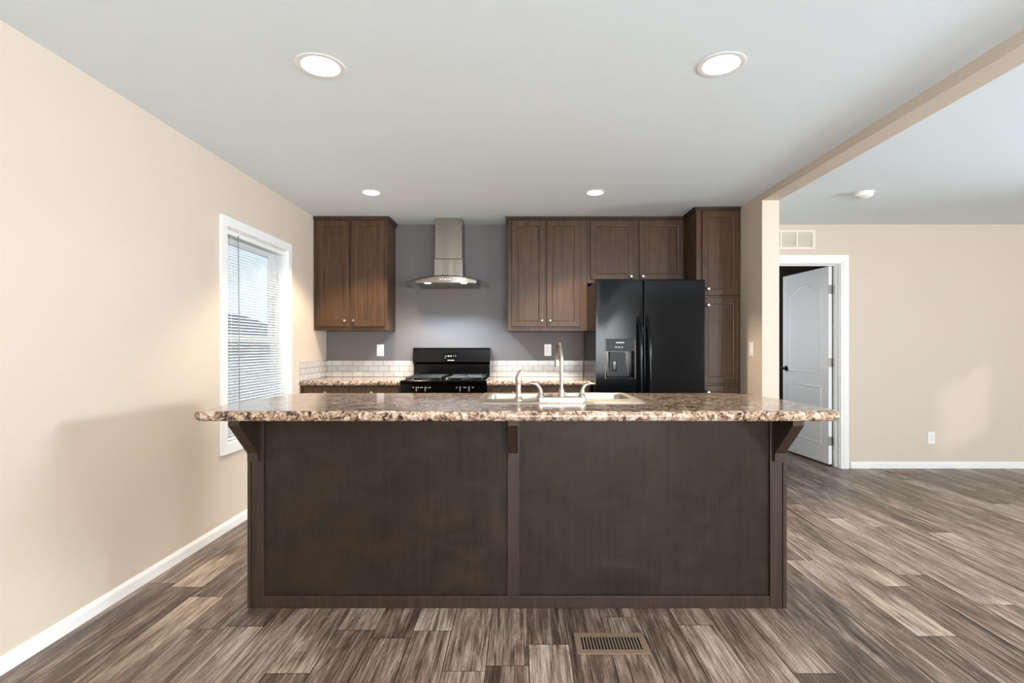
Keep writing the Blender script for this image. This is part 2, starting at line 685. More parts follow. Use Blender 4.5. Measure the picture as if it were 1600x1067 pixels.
# room behind the door, its darkness put into the paint, with an added fill
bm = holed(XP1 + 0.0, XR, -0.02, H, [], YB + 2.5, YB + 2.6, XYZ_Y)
struct('wall_beyond', bm, M['darkened_room'], 'dim wall of the room seen through the open door', 'wall')
struct('wall_beyond_left', holed(YB + 0.12, YB + 2.6, -0.02, H, [(5.95, 6.95, 0.95, 1.95)], XP1 - 0.1, XP1, XYZ_X), M['darkened_room'], 'dim side wall of the room beyond the door', 'wall')  # opening added only to let the side room fill light through
struct('wall_beyond_right', holed(YB + 0.12, YB + 2.6, -0.02, H, [], XR - 0.1, XR, XYZ_X), M['darkened_room'], 'dim right side wall of the room beyond the door', 'wall')


def baseboard(name, poly, fn, a, b, label):
    return struct(name, prism(new(), poly, fn, a, b), M['white'], label, 'baseboard')


prof = [(0, 0), (0.011, 0), (0.011, 0.045), (0.0085, 0.055), (0.006, 0.058), (0.004, 0.066), (0, 0.066)]
baseboard('baseboard_left', prof, lambda u, v, t: (XL + u, t, v), YR, 4.54, 'white baseboard along the left wall')
baseboard('baseboard_back', prof, lambda u, v, t: (t, YB - u, v), DOOR[1] + 0.095, XR, 'white baseboard along the far wall right of the door')
baseboard('baseboard_right', prof, lambda u, v, t: (XR - u, t, v), YR, YB, 'white baseboard along the right hand wall')
baseboard('baseboard_partition', prof, lambda u, v, t: (t, YP - u, v), XP0 + 0.001, XP1 + 0.011, 'white baseboard across the end of the wing wall')

# ------------------------------------------------------------------ window_1 with blind
win = thing('window_1', (XL, 3.811, 0.575), 'white framed window in the left wall beside the island', 'window', kind='structure')
cz = 0.062
bm = holed(WIN[0] - cz, WIN[1] + cz, WIN[2] - cz, WIN[3] + cz, [WIN], XL, XL + 0.016, XYZ_X)
obj('casing', bm, M['white'], win)
fx0, fx1 = XL - 0.125, XL - 0.075
mid = (WIN[2] + WIN[3]) / 2 - 0.02
bm = holed(WIN[0] + 0.001, WIN[1] - 0.001, WIN[2] + 0.001, WIN[3] - 0.001,
           [(WIN[0] + 0.04, WIN[1] - 0.04, WIN[2] + 0.04, WIN[3] - 0.04)], fx0, fx1, XYZ_X)
obj('window_frame', bm, M['white'], win)
sash_hi = (WIN[0] + 0.041, WIN[1] - 0.041, mid - 0.02, WIN[3] - 0.041)
sash_lo = (WIN[0] + 0.041, WIN[1] - 0.041, WIN[2] + 0.041, mid + 0.02)
for (a0, a1, b0, b1), xs in ((sash_hi, (fx0 + 0.002, fx0 + 0.024)), (sash_lo, (fx0 + 0.026, fx0 + 0.048))):
    s = obj('sash', holed(a0, a1, b0, b1, [(a0 + 0.035, a1 - 0.035, b0 + 0.035, b1 - 0.035)], xs[0], xs[1], XYZ_X), M['white'], win)
    xm = (xs[0] + xs[1]) / 2
    obj('pane', B(xm - 0.001, xm + 0.001, a0 + 0.03, a1 - 0.03, b0 + 0.03, b1 - 0.03), M['pane'], s)
obj('jamb_liner', holed(WIN[0] + 0.0005, WIN[1] - 0.0005, WIN[2] + 0.0005, WIN[3] - 0.0005,
                        [(WIN[0] + 0.006, WIN[1] - 0.006, WIN[2] + 0.006, WIN[3] - 0.006)], fx1 + 0.001, XL - 0.0005, XYZ_X), M['white'], win)

blind = thing('window_blind', (XL - 0.03, 3.811, WIN[3]), 'white horizontal slat blind lowered inside the left window', 'blind')
by0, by1 = WIN[0] + 0.012, WIN[1] - 0.012
bx = XL - 0.032
obj('headrail', B(bx - 0.018, bx + 0.018, by0, by1, WIN[3] - 0.042, WIN[3] - 0.007, bev=0.003), M['white'], blind)
bm = new()
z = WIN[3] - 0.06
th = math.radians(24)
while z > WIN[2] + 0.045:
    pts = []
    for k in range(5):
        u = -0.0125 + 0.025 * k / 4
        crown = 0.0016 * (1 - (u / 0.0125) ** 2)
        pts.append((u * math.cos(th) - crown * math.sin(th), -u * math.sin(th) + crown * math.cos(th)))
    prof_s = pts + [(p[0], p[1] - 0.0006) for p in reversed(pts)]
    prism(bm, prof_s, lambda u, v, tt, z=z: (bx + u, tt, z + v), by0 + 0.003, by1 - 0.003)
    z -= 0.0205
obj('slats', bm, mat('pale_blind_vinyl', (222, 228, 232), 0.5), blind)
obj('bottom_rail', B(bx - 0.013, bx + 0.013, by0 + 0.002, by1 - 0.002, WIN[2] + 0.012, WIN[2] + 0.03, bev=0.004), M['white'], blind)
for yy in (by0 + 0.09, by1 - 0.09):
    bm = new()
    tube(bm, [(bx + 0.014, yy, WIN[3] - 0.045), (bx + 0.014, yy, WIN[2] + 0.02)], 0.0011, 6)
    obj('ladder_cord', bm, M['white'], blind)
bm = new()
tube(bm, [(bx + 0.022, by0 + 0.16, WIN[3] - 0.03), (bx + 0.03, by0 + 0.16, WIN[3] - 0.7), (bx + 0.03, by0 + 0.16, WIN[2] + 0.10)], 0.0035, 8)
obj('tilt_wand', bm, mat('grey_clear_wand', (120, 132, 138), 0.3), blind)

# other windows, behind the camera and on the right
def plain_window(name, rect, lo, hi, fn, label, split=True):
    o = thing(name, fn((rect[0] + rect[1]) / 2, rect[2], (lo + hi) / 2), label, 'window', kind='structure')
    r = rect
    lights = [(r[0] + 0.05, r[1] - 0.05, r[2] + 0.05, r[3] - 0.05)] if not split else \
        [(r[0] + 0.05, (r[0] + r[1]) / 2 - 0.02, r[2] + 0.05, r[3] - 0.05), ((r[0] + r[1]) / 2 + 0.02, r[1] - 0.05, r[2] + 0.05, r[3] - 0.05)]
    bm = holed(r[0] + 0.001, r[1] - 0.001, r[2] + 0.001, r[3] - 0.001, lights, lo, hi, fn)
    obj('window_frame', bm, M['white'], o)
    return o


plain_window('window_2', RW, XR + 0.06, XR + 0.11, XYZ_X, 'white framed window in the right hand wall', split=False)
plain_window('window_3', REAR[0], YR - 0.11, YR - 0.06, XYZ_Y, 'white framed window in the wall behind the camera')
plain_window('window_4', REAR[1], YR - 0.11, YR - 0.06, XYZ_Y, 'white framed sliding glass door behind the camera')

# ------------------------------------------------------------------ door_1
d1 = thing('door_1', (2.8, YB, 0), 'white panelled interior door standing open into a dim room', 'door', kind='structure')
cw = 0.062
bm = holed(DOOR[0] - cw - 0.01, DOOR[1] + cw + 0.01, 0, DOOR[3] + cw + 0.01, [(DOOR[0] + 0.008, DOOR[1] - 0.008, -1, DOOR[3] - 0.008)], YB - 0.017, YB, XYZ_Y)
obj('casing', bm, M['white'], d1)
bm = holed(DOOR[0] - cw + 0.0, DOOR[1] + cw, 0, DOOR[3] + cw, [(DOOR[0] - 0.018, DOOR[1] + 0.018, -1, DOOR[3] + 0.018)], YB - 0.0215, YB - 0.016, XYZ_Y)
obj('casing_bead', bm, M['white'], d1)
bm = holed(DOOR[0], DOOR[1], 0, DOOR[3], [(DOOR[0] + 0.014, DOOR[1] - 0.014, -1, DOOR[3] - 0.014)], YB - 0.001, YB + 0.121, XYZ_Y)
obj('jamb', bm, M['white'], d1)
bm = holed(DOOR[0] + 0.0135, DOOR[1] - 0.0135, 0, DOOR[3] - 0.0135, [(DOOR[0] + 0.025, DOOR[1] - 0.025, -1, DOOR[3] - 0.025)], YB + 0.045, YB + 0.082, XYZ_Y)
obj('door_stop', bm, M['white'], d1)

HX, HY = 3.184, YB + 0.092           # hinge-side corner of the leaf
LW, LT, LH0, LH1 = 0.80, 0.035, 0.018, 2.035
ANG = math.radians(4.0)              # leaf leans this far from square to the wall


def leaf_xf(u, v, n):
    """u from the hinge edge along the leaf, v height, n out of the visible face"""
    x = -LT - n - 0.0
    y = u
    c, s = math.cos(ANG), math.sin(ANG)
    return (HX + x * c - y * s, HY + y * c + x * s, v)


bm = new()
vs = [leaf_xf(u, v, n) for v in (LH0, LH1) for (u, n) in ((0, 0), (LW, 0), (LW, -LT), (0, -LT))]
loft(bm, [vs[:4], vs[4:]])
leaf = obj('leaf', bm, M['white_door'], d1, smooth=20)


def moulded(outline):
    bm = new()
    rings = []
    for d, n in ((0, 0.0), (0.006, 0.005), (0.014, 0.006), (0.022, 0.0015), (0.034, 0.001), (0.05, 0.004)):
        rings.append([leaf_xf(u, v, n + 0.0004) for u, v in inset(outline, d)])
    loft(bm, rings, cap0=False)
    return bm


def arch(u0, u1, v0, v1, rise):
    o = [(u0, v0), (u1, v0)]
    n = 22
    for k in range(n + 1):
        q = k / n
        u = u1 + (u0 - u1) * q
        # flat shoulders, ogee up to the middle
        s = abs(q - 0.5) * 2
        e = 1.0 if s < 0.05 else (0.5 + 0.5 * math.cos(PI * min(1, s / 0.86)))
        o.append((u, v1 - rise + rise * e))
    return o


obj('panel', moulded(arch(0.115, LW - 0.115, 0.935, 1.905, 0.085)), M['white_door'], leaf)
obj('panel', moulded([(0.115, 0.205), (LW - 0.115, 0.205), (LW - 0.115, 0.81), (0.115, 0.81)]), M['white_door'], leaf)
for hz in (1.80, 1.055, 0.255):
    bm = new()
    tube(bm, [(HX - LT + 0.036 + 0.004, HY - 0.012, hz - 0.045), (HX - LT + 0.04, HY - 0.012, hz + 0.045)], 0.006, 10)
    hg = obj('hinge', bm, M['hinge'], d1)
    obj('hinge_plate', B(HX - LT - 0.001, HX - LT + 0.034, HY - 0.003, HY + 0.0005, hz - 0.045, hz + 0.045), M['hinge'], hg)
    obj('hinge_plate', B(DOOR[1] - 0.0175, DOOR[1] - 0.0135, HY - 0.04, HY - 0.004, hz - 0.045, hz + 0.045), M['hinge'], hg)
bm = new()
p0 = Vector(leaf_xf(LW - 0.065, 0.965, 0))
ax = (Vector(leaf_xf(LW - 0.065, 0.965, 1)) - p0).normalized()
lathe(bm, [(0.031, 0), (0.031, 0.006), (0.012, 0.010), (0.010, 0.034), (0.022, 0.042), (0.027, 0.054), (0.024, 0.066), (0.010, 0.071)], seg=20)
rot = Vector((0, 0, 1)).rotation_difference(ax).to_matrix().to_4x4()
bmesh.ops.transform(bm, matrix=Matrix.Translation(p0) @ rot, verts=bm.verts)
obj('door_knob', bm, M['bronze'], leaf, label='dark metal door knob')

# ------------------------------------------------------------------ cabinet helpers (all fronts face the camera, towards -y)
def door_frame(x0, x1, z0, z1, yf, t=0.02, st=0.058, rec=0.010, horizontal=None):
    """front ring of a recessed-panel door; yf is the front plane"""
    bm = new()
    O = [(x0, z0), (x1, z0), (x1, z1), (x0, z1)]
    s = st if horizontal is None else horizontal
    rings = []
    for d, y in ((0, yf + t), (0, yf + 0.003), (0.003, yf), (st - 0.012, yf), (st - 0.007, yf + 0.003), (st - 0.004, yf + 0.003), (st, yf + rec)):
        rings.append([(u, y, v) for u, v in inset(O, d)])
    loft(bm, rings, cap0=True, cap1=False)
    return bm


def knob(parent, x, z, yf):
    bm = new()
    lathe(bm, [(0.0065, 0), (0.0055, -0.010), (0.0075, -0.014), (0.0145, -0.018), (0.0155, -0.023), (0.012, -0.028), (0.004, -0.030)], c=(x, yf, z), axis='Y', seg=18)
    return obj('knob', bm, M['nickel'], parent)


def cab_door(parent, x0, x1, z0, z1, yf, kx=None, kz=None, name='door'):
    d = obj(name, door_frame(x0, x1, z0, z1, yf), M['wood'], parent)
    obj('panel', B(x0 + 0.054, x1 - 0.054, yf + 0.0095, yf + 0.016, z0 + 0.054, z1 - 0.054), M['wood'], d)
    if kx is not None:
        knob(d, kx, kz, yf)
    return d


def drawer(parent, x0, x1, z0, z1, yf, kx=None, kz=None):
    d = obj('drawer', B(x0, x1, yf, yf + 0.02, z0, z1, bev=0.004), M['wood'], parent)
    if kx is not None:
        knob(d, kx, kz, yf)
    return d


def crown(parent, path, zc=0.036):
    """crown strip along path (list of (x, y)) just under the ceiling; outward is to the right-hand side of travel... built per corner"""
    bm = new()
    prof_c = [(0.0, -zc), (0.006, -zc), (0.010, -zc + 0.008), (0.018, -0.012), (0.022, -0.006), (0.022, -0.0005), (0.0, -0.0005)]
    P = [Vector(p) for p in path]
    rings = []
    for i, p in enumerate(P):
        if i == 0:
            e = (P[1] - p).normalized(); nrm = Vector((e.y, -e.x)); k = 1
        elif i == len(P) - 1:
            e = (p - P[i - 1]).normalized(); nrm = Vector((e.y, -e.x)); k = 1
        else:
            e1, e2 = (p - P[i - 1]).normalized(), (P[i + 1] - p).normalized()
            n1, n2 = Vector((e1.y, -e1.x)), Vector((e2.y, -e2.x))
            nrm = (n1 + n2).normalized()
            k = 1 / max(0.3, nrm.dot(n1))
        rings.append([(p.x + nrm.x * u * k, p.y + nrm.y * u * k, H - 0.001 + v) for u, v in prof_c])
    loft(bm, rings)
    return obj('crown_molding', bm, M['wood_trim'], parent)


YU = 4.812           # face frame front of the wall cabinets
ZU = 1.372           # underside of the wall cabinets
EPS = 0.0015

# left wall cabinet
cab = thing('wall_cabinet', (-1.59, YU, ZU), 'two door brown wall cabinet in the corner left of the hood', 'cabinet')
x0, x1 = XL + EPS, -1.243
obj('body', B(x0, x1, YU, YB - EPS, ZU, H - 0.012), M['wood'], cab)
yd = YU - 0.021
cab_door(cab, -1.906, -1.603, 1.405, 2.400, yd, -1.632, 1.462)
cab_door(cab, -1.578, -1.272, 1.405, 2.400, yd, -1.552, 1.462)
crown(cab, [(x0, YU), (x1, YU), (x1, YB - EPS)])

# right wall cabinet
cab = thing('wall_cabinet', (0.26, YU, ZU), 'two door brown wall cabinet between the hood and the refrigerator', 'cabinet')
x0, x1 = -0.110, 0.634
obj('body', B(x0, x1, YU, YB - EPS, ZU - 0.006, H - 0.012), M['wood'], cab)
cab_door(cab, -0.074, 0.234, 1.405, 2.400, yd, 0.207, 1.462)
cab_door(cab, 0.254, 0.566, 1.405, 2.400, yd, 0.283, 1.462)
crown(cab, [(x0, YB - EPS), (x0, YU), (x1, YU)])

# cabinet over the refrigerator
cab = thing('wall_cabinet', (1.09, YU, 1.82), 'short two door brown wall cabinet above the black refrigerator', 'cabinet')
x0, x1 = 0.6355, 1.5455
obj('body', B(x0, x1, YU, YB - EPS, 1.815, H - 0.012), M['wood'], cab)
cab_door(cab, 0.663, 1.073, 1.848, 2.400, yd, 1.040, 1.876)
cab_door(cab, 1.120, 1.531, 1.848, 2.400, yd, 1.150, 1.876)
crown(cab, [(x0, YU), (x1, YU)])

# pantry
YPF = 4.482
cab = thing('pantry_cabinet', (1.74, YPF, 0), 'tall brown pantry cabinet between the refrigerator and the wing wall', 'cabinet')
x0, x1 = 1.547, XP0 - EPS
obj('body', B(x0, x1, YPF, YB - EPS, 0.0, H - 0.012), M['wood'], cab)
ydp = YPF - 0.021
cab_door(cab, 1.592, 1.912, 1.665, 2.402, ydp, 1.640, 1.722)
cab_door(cab, 1.592, 1.912, 0.900, 1.645, ydp, 1.640, 1.580)
cab_door(cab, 1.592, 1.912, 0.115, 0.880, ydp, 1.640, 0.822)
crown(cab, [(x0, YU - 0.024), (x0, YPF), (x1, YPF)])

# base cabinets
YBC = 4.525
ybd = YBC - 0.021


def base_cabinet(x0, x1, split, kn, label, knz=0.811):
    c = thing('base_cabinet', ((x0 + x1) / 2, YBC, 0), label, 'cabinet')
    bm = new()
    prism(bm, [(YBC, 0.10), (YBC, 0.873), (YB - EPS, 0.873), (YB - EPS, 0.0), (YBC + 0.07, 0.0), (YBC + 0.07, 0.10)], lambda u, v, t: (t, u, v), x0, x1)
    obj('body', bm, M['wood'], c)
    xs = [x0 + 0.03] + split + [x1 - 0.012]
    for a, b, k in zip(xs, xs[1:], kn):
        drawer(c, a + 0.003, b - 0.003, 0.715, 0.862, ybd, k, knz)
        cab_door(c, a + 0.003, b - 0.003, 0.125, 0.70, ybd, k, 0.655)
    return c


base_cabinet(XL + EPS, -1.056, [-1.503], [-1.706, -1.30], 'brown base cabinet with drawers in the corner left of the stove')
base_cabinet(-0.287, 0.626, [0.17], [-0.06, 0.39], 'brown base cabinet between the stove and the refrigerator')


def back_counter(x0, x1, label):
    bm = new()
    r = 0.0205
    zt = 0.9155
    pr = [(YB - EPS, zt), (YB - EPS, zt - 2 * r)]
    pr = [(YB - EPS, zt - 2 * r)] + [(4.49 + r - r * math.sin(PI * k / 8), zt - r - r * math.cos(PI * k / 8)) for k in range(9)] + [(YB - EPS, zt)]
    prism(bm, pr, lambda u, v, t: (t, u, v), x0, x1)
    return tag(obj('countertop', bm, M['stone'], smooth=50), label, 'countertop')


back_counter(XL + EPS, -1.0555, 'speckled stone look countertop in the corner left of the stove')
back_counter(-0.288, 0.630, 'speckled stone look countertop between the stove and the refrigerator')

# backsplashes
ts = 0.009
bm = new()
prism(bm, [(XL + EPS, 4.497), (XL + ts, 4.497), (XL + ts, YB - ts), (-1.0, YB - ts), (-1.0, YB - EPS), (XL + EPS, YB - EPS)], XYZ_Z, 0.917, 1.079)
tag(obj('tile_backsplash', bm, M['tile'], smooth=0), 'pale subway tile backsplash wrapping the corner left of the stove', 'backsplash')
tag(obj('tile_backsplash', B(-0.34, 0.632, YB - ts, YB - EPS, 0.917, 1.079), M['tile'], smooth=0), 'pale subway tile backsplash right of the stove', 'backsplash')

# ------------------------------------------------------------------ island
YI = 2.388
isl = thing('kitchen_island', (-0.012, YI, 0), 'long dark brown kitchen island base with two flat panels and brackets', 'island')
IX0, IX1 = -1.269, 1.245
IT = 0.9015
obj('panel', B(-1.20, -0.05, YI + 0.016, YI + 0.028, 0.05, IT), M['panel'], isl)
obj('panel', B(-0.006, 1.175, YI + 0.016, YI + 0.028, 0.05, IT), M['panel'], isl)
for a, b in ((IX0 + 0.017, -1.193), (1.168, IX1 - 0.019)):
    obj('post', B(a, b, YI, YI + 0.03, 0, IT, bev=0.004), M['wood_trim'], isl)
for a, b in ((IX0, IX0 + 0.0165), (IX1 - 0.0185, IX1)):
    obj('corner_trim', B(a, b, YI - 0.004, YI + 0.03, 0, IT, bev=0.003), M['wood_trim'], isl)
obj('center_stile', B(-0.058, 0.0, YI, YI + 0.0158, 0.058, IT, bev=0.003), M['wood_trim'], isl)
obj('bottom_rail', B(-1.1925, 1.1675, YI - 0.001, YI + 0.0158, 0, 0.0575, bev=0.004), M['wood_trim'], isl)
for a, b in ((IX0 + 0.001, IX0 + 0.019), (IX1 - 0.019, IX1 - 0.001)):
    obj('side_panel', B(a, b, YI + 0.0305, 2.985, 0, IT), M['wood'], isl)
obj('back_panel', B(IX0 + 0.0195, IX1 - 0.0195, 2.967, 2.985, 0.0, IT), M['wood'], isl)


def corbel(xc, wd=0.049):
    bm = new()
    zt, zb = IT, 0.688
    y = YI - 0.0005
    pr = [(y, zb), (y - 0.022, zb), (y - 0.022, zb + 0.040), (y - 0.178, zt - 0.022), (y - 0.178, zt), (y, zt)]
    prism(bm, pr, lambda u, v, t: (t, u, v), xc - wd / 2, xc + wd / 2)
    obj('corbel', bm, M['wood_trim'], isl, smooth=0)


corbel(-1.2345)
corbel(-0.0295, 0.042)
corbel(1.2095 - 0.006)

# island worktop
ZT = 0.947
RB = 0.0222
out = round_poly([(-1.405, 2.166), (1.385, 2.166), (1.385, 2.62), (1.335, 2.90), (1.25, 3.035), (-1.27, 3.035), (-1.355, 2.90), (-1.405, 2.62)],
                 [0.07, 0.07, 0.25, 0.12, 0.06, 0.06, 0.12, 0.25], 8)
SK = (-0.197, 0.604, 2.479, 2.971)          # cut-out for the sink
bm = new()
rings = []
nb = 10
for k in range(nb + 1):
    a = PI * k / nb
    rings.append([(u, v, ZT - RB - RB * math.cos(a)) for u, v in inset(out, RB - RB * math.sin(a))])
R = loft(bm, rings, cap0=False, cap1=False)
hole = rrect(*SK, 0.03, 4)
ht = [bm.verts.new((u, v, ZT)) for u, v in hole]
hb = [bm.verts.new((u, v, ZT - 2 * RB)) for u, v in hole]
for i in range(len(ht)):
    j = (i + 1) % len(ht)
    bm.faces.new((ht[i], ht[j], hb[j], hb[i]))
fill(bm, [R[-1], ht])
fill(bm, [R[0], hb])
tag(obj('island_countertop', bm, M['stone'], smooth=40), 'long speckled stone look worktop with rounded edge on the island', 'countertop')

# sink
sk = thing('kitchen_sink', (0.2035, 2.72, ZT), 'double bowl stainless steel sink set into the island worktop', 'sink')
zs = ZT + 0.0055
bm = new()
SO = rrect(-0.209, 0.616, 2.466, 2.984, 0.035, 5)
rr = [[(u, v, ZT + 0.0005) for u, v in SO], [(u, v, ZT + 0.003) for u, v in inset(SO, 0.001)], [(u, v, zs) for u, v in inset(SO, 0.006)]]
R = loft(bm, rr, cap0=False, cap1=False)
loops = [R[-1]]
bowls = []
for a, b in ((-0.172, 0.186), (0.221, 0.579)):
    bw = rrect(a, b, 2.622, 2.948, 0.05, 6)
    prof_b = [(0, zs), (0.004, zs - 0.002), (0.008, zs - 0.010), (0.014, zs - 0.13), (0.03, zs - 0.165), (0.06, zs - 0.175)]
    br_ = [[bm.verts.new((u, v, zz_)) for u, v in inset(bw, d)] for d, zz_ in prof_b]
    for p, q in zip(br_, br_[1:]):
        for i in range(len(p)):
            j = (i + 1) % len(p)
            bm.faces.new((p[i], p[j], q[j], q[i]))
    bm.faces.new(br_[-1])
    loops.append(br_[0])
fill(bm, loops)
obj('basin', bm, M['sink'], sk, smooth=30)
for a in (0.007, 0.40):
    bm = new()
    lathe(bm, [(0.042, 0), (0.042, 0.003), (0.034, 0.004), (0.028, 0.001)], c=(a, 2.79, zs - 0.1745))
    obj('drain', bm, M['chrome'], sk)

# faucet
FX, FY = 0.209, 2.562
fc = thing('kitchen_faucet', (FX, FY, zs), 'tall gooseneck nickel faucet with two lever handles on the sink ledge', 'faucet')
bm = new()
pl = rrect(0.088, 0.330, FY - 0.027, FY + 0.027, 0.012, 5)
loft(bm, [[(u, v, zs + 0.0003) for u, v in pl], [(u, v, zs + 0.015) for u, v in pl], [(u, v, zs + 0.0185) for u, v in inset(pl, 0.003)]])
obj('deck_plate', bm, M['nickel'], fc)
zp = zs + 0.019
bm = new()
lathe(bm, [(0.019, 0), (0.019, 0.004), (0.0165, 0.010), (0.0145, 0.026), (0.012, 0.040), (0.0105, 0.044)], c=(FX, FY, zp))
obj('spout_base', bm, M['nickel'], fc)
ra = 0.083
path = [(FX, FY, zp + 0.03), (FX, FY, 1.10), (FX, FY, 1.151)]
for k in range(1, 13):
    a = PI * k / 12
    path.append((FX - 0.006 * (1 - math.cos(a)), FY + ra - ra * math.cos(a), 1.151 + ra * math.sin(a)))
bm = new()
tube(bm, path, 0.0092, 18)
sp = obj('spout', bm, M['nickel'], fc, smooth=60)
e = path[-1]
bm = new()
lathe(bm, [(0.0098, 0.0), (0.0115, -0.004), (0.0118, -0.024), (0.0135, -0.034), (0.0125, -0.036)], c=e)
obj('spray_head', bm, M['nickel'], sp)
for s, hx in ((-1, 0.106), (1, 0.312)):
    bm = new()
    lathe(bm, [(0.020, 0), (0.020, 0.004), (0.0155, 0.009), (0.0135, 0.02), (0.011, 0.028)], c=(hx, FY, zp))
    hb_ = obj('handle_base', bm, M['nickel'], fc)
    bm = new()
    pts = smooth_path([(hx, FY, zp + 0.018), (hx + s * 0.003, FY, zp + 0.036), (hx + s * 0.016, FY, zp + 0.056), (hx + s * 0.040, FY, zp + 0.065), (hx + s * 0.066, FY, zp + 0.064)], 5)
    n = len(pts)
    rad = [0.0125 - 0.004 * i / (n - 1) for i in range(n)]
    rad[-1] *= 0.55
    tube(bm, pts, rad, 14, flat=[(1.0, 1.0 - 0.45 * max(0, (i / (n - 1) - 0.4) / 0.6)) for i in range(n)])
    obj('lever', bm, M['nickel'], hb_, smooth=60)

# side sprayer
SX, SY = -0.006, 2.540
spr = thing('side_sprayer', (SX, SY, zs), 'short nickel side sprayer standing left of the faucet', 'sprayer')
bm = new()
lathe(bm, [(0.0215, 0.0004), (0.0215, 0.004), (0.0185, 0.012), (0.015, 0.022), (0.0145, 0.026)], c=(SX, SY, zs))
obj('base', bm, M['nickel'], spr)
bm = new()
lathe(bm, [(0.0132, 0.024), (0.0125, 0.05), (0.0125, 0.078), (0.0115, 0.082)], c=(SX, SY, zs))
obj('body', bm, M['nickel'], spr)
bm = new()
pts = smooth_path([(SX, SY, zs + 0.080), (SX - 0.001, SY, zs + 0.10), (SX + 0.001, SY, zs + 0.122), (SX + 0.007, SY + 0.004, zs + 0.140), (SX + 0.016, SY + 0.01, zs + 0.150)], 5)
n = len(pts)
tube(bm, pts, [0.0135 + 0.0018 * math.sin(PI * min(1, i / (n * 0.6))) - 0.0075 * max(0, i / (n - 1) - 0.45) / 0.55 for i in range(n)], 16)
obj('spray_head', bm, M['nickel'], spr, smooth=60)

# ------------------------------------------------------------------ range
rg = thing('gas_range', (-0.672, 4.5, 0), 'black freestanding gas range between the base cabinets', 'range')
RX0, RX1 = -1.052, -0.292
RF = 4.515
obj('body', B(RX0 + 0.002, RX1 - 0.002, RF + 0.03, 5.10, 0.03, 0.896), M['black'], rg)
# cooktop with a rolled front and a raised rim
bm = new()
loft(bm, [[(u, v, 0.8965) for u, v in rrect(RX0, RX1, RF - 0.012, 5.06, 0.012, 4)],
          [(u, v, 0.915) for u, v in rrect(RX0, RX1, RF - 0.014, 5.06, 0.014, 4)],
          [(u, v, 0.922) for u, v in inset(rrect(RX0, RX1, RF - 0.014, 5.06, 0.014, 4), 0.006)],
          [(u, v, 0.922) for u, v in inset(rrect(RX0, RX1, RF - 0.014, 5.06, 0.014, 4), 0.022)],
          [(u, v, 0.914) for u, v in inset(rrect(RX0, RX1, RF - 0.014, 5.06, 0.014, 4), 0.03)]])
obj('cooktop', bm, M['black'], rg)
bcs = [(-0.855, 4.68), (-0.855, 4.92), (-0.489, 4.68), (-0.489, 4.92)]
for cx_, cy_ in bcs:
    bm = new()
    lathe(bm, [(0.045, 0.9145), (0.045, 0.922), (0.036, 0.926), (0.036, 0.931), (0.03, 0.934)], c=(cx_, cy_, 0))
    obj('burner', bm, M['iron'], rg)
bm = new()
lathe(bm, [(0.036, 0.9145), (0.034, 0.921), (0.026, 0.928), (0.02, 0.930)], c=(-0.672, 4.80, 0))
obj('center_burner', bm, M['steel'], rg)
for xa, xb in ((-1.015, -0.70), (-0.644, -0.329)):
    bm = new()
    zg0, zg1 = 0.934, 0.946
    tops = []
    for y_ in (4.565, 4.80, 5.035):
        box(bm, xa, xb, y_ - 0.006, y_ + 0.006, zg0, zg1, 0.002, 1)
    for x_ in (xa + 0.006, (xa + xb) / 2, xb - 0.006):
        box(bm, x_ - 0.006, x_ + 0.006, 4.559, 5.041, zg0 + 0.0005, zg1 + 0.0005, 0.002, 1)
    for cy_ in (4.68, 4.92):
        box(bm, xa + 0.01, xb - 0.01, cy_ - 0.005, cy_ + 0.005, zg0 + 0.001, zg1 + 0.001, 0.002, 1)
    for x_ in (xa + 0.006, xb - 0.006):
        for y_ in (4.565, 5.035):
            box(bm, x_ - 0.007, x_ + 0.007, y_ - 0.007, y_ + 0.007, 0.9145, zg0 + 0.002, 0.001, 1)
    obj('grate', bm, M['iron'], rg)
# backguard
obj('backguard', B(-1.049, -0.295, 5.062, 5.118, 0.90, 1.045, bev=0.006), M['black'], rg)
bm = new()
prism(bm, [(5.118, 1.043), (5.066, 1.043), (5.040, 1.066), (5.052, 1.192), (5.062, 1.204), (5.075, 1.207), (5.118, 1.207)], lambda u, v, t: (t, u, v), -1.052, -0.292)
cp = obj('control_console', bm, M['black'], rg, smooth=25)


def con(x, z, w_, h_, name, m, d=0.0012):
    y = 5.040 + (z - 1.066) * 0.012 / 0.126
    return obj(name, B(x - w_ / 2, x + w_ / 2, y - d, y + 0.004, z - h_ / 2, z + h_ / 2), m, cp)


con(-0.675, 1.135, 0.150, 0.074, 'display', M['display'])
for x_, z_, w_, h_ in ((-0.725, 1.149, 0.016, 0.008), (-0.675, 1.150, 0.045, 0.013), (-0.632, 1.152, 0.006, 0.006), (-0.632, 1.126, 0.008, 0.008),
                       (-0.727, 1.124, 0.012, 0.006), (-0.700, 1.124, 0.016, 0.009), (-0.676, 1.124, 0.014, 0.009), (-0.652, 1.126, 0.006, 0.006),
                       (-0.735, 1.106, 0.010, 0.004)):
    con(x_, z_, w_, h_, 'display_mark', M['mark'], 0.0018)
# small bright badge of strokes under the display
for k in range(9):
    con(-0.708 + k * 0.0075, 1.083, 0.0045, 0.009, 'badge', M['mark'], 0.0016)
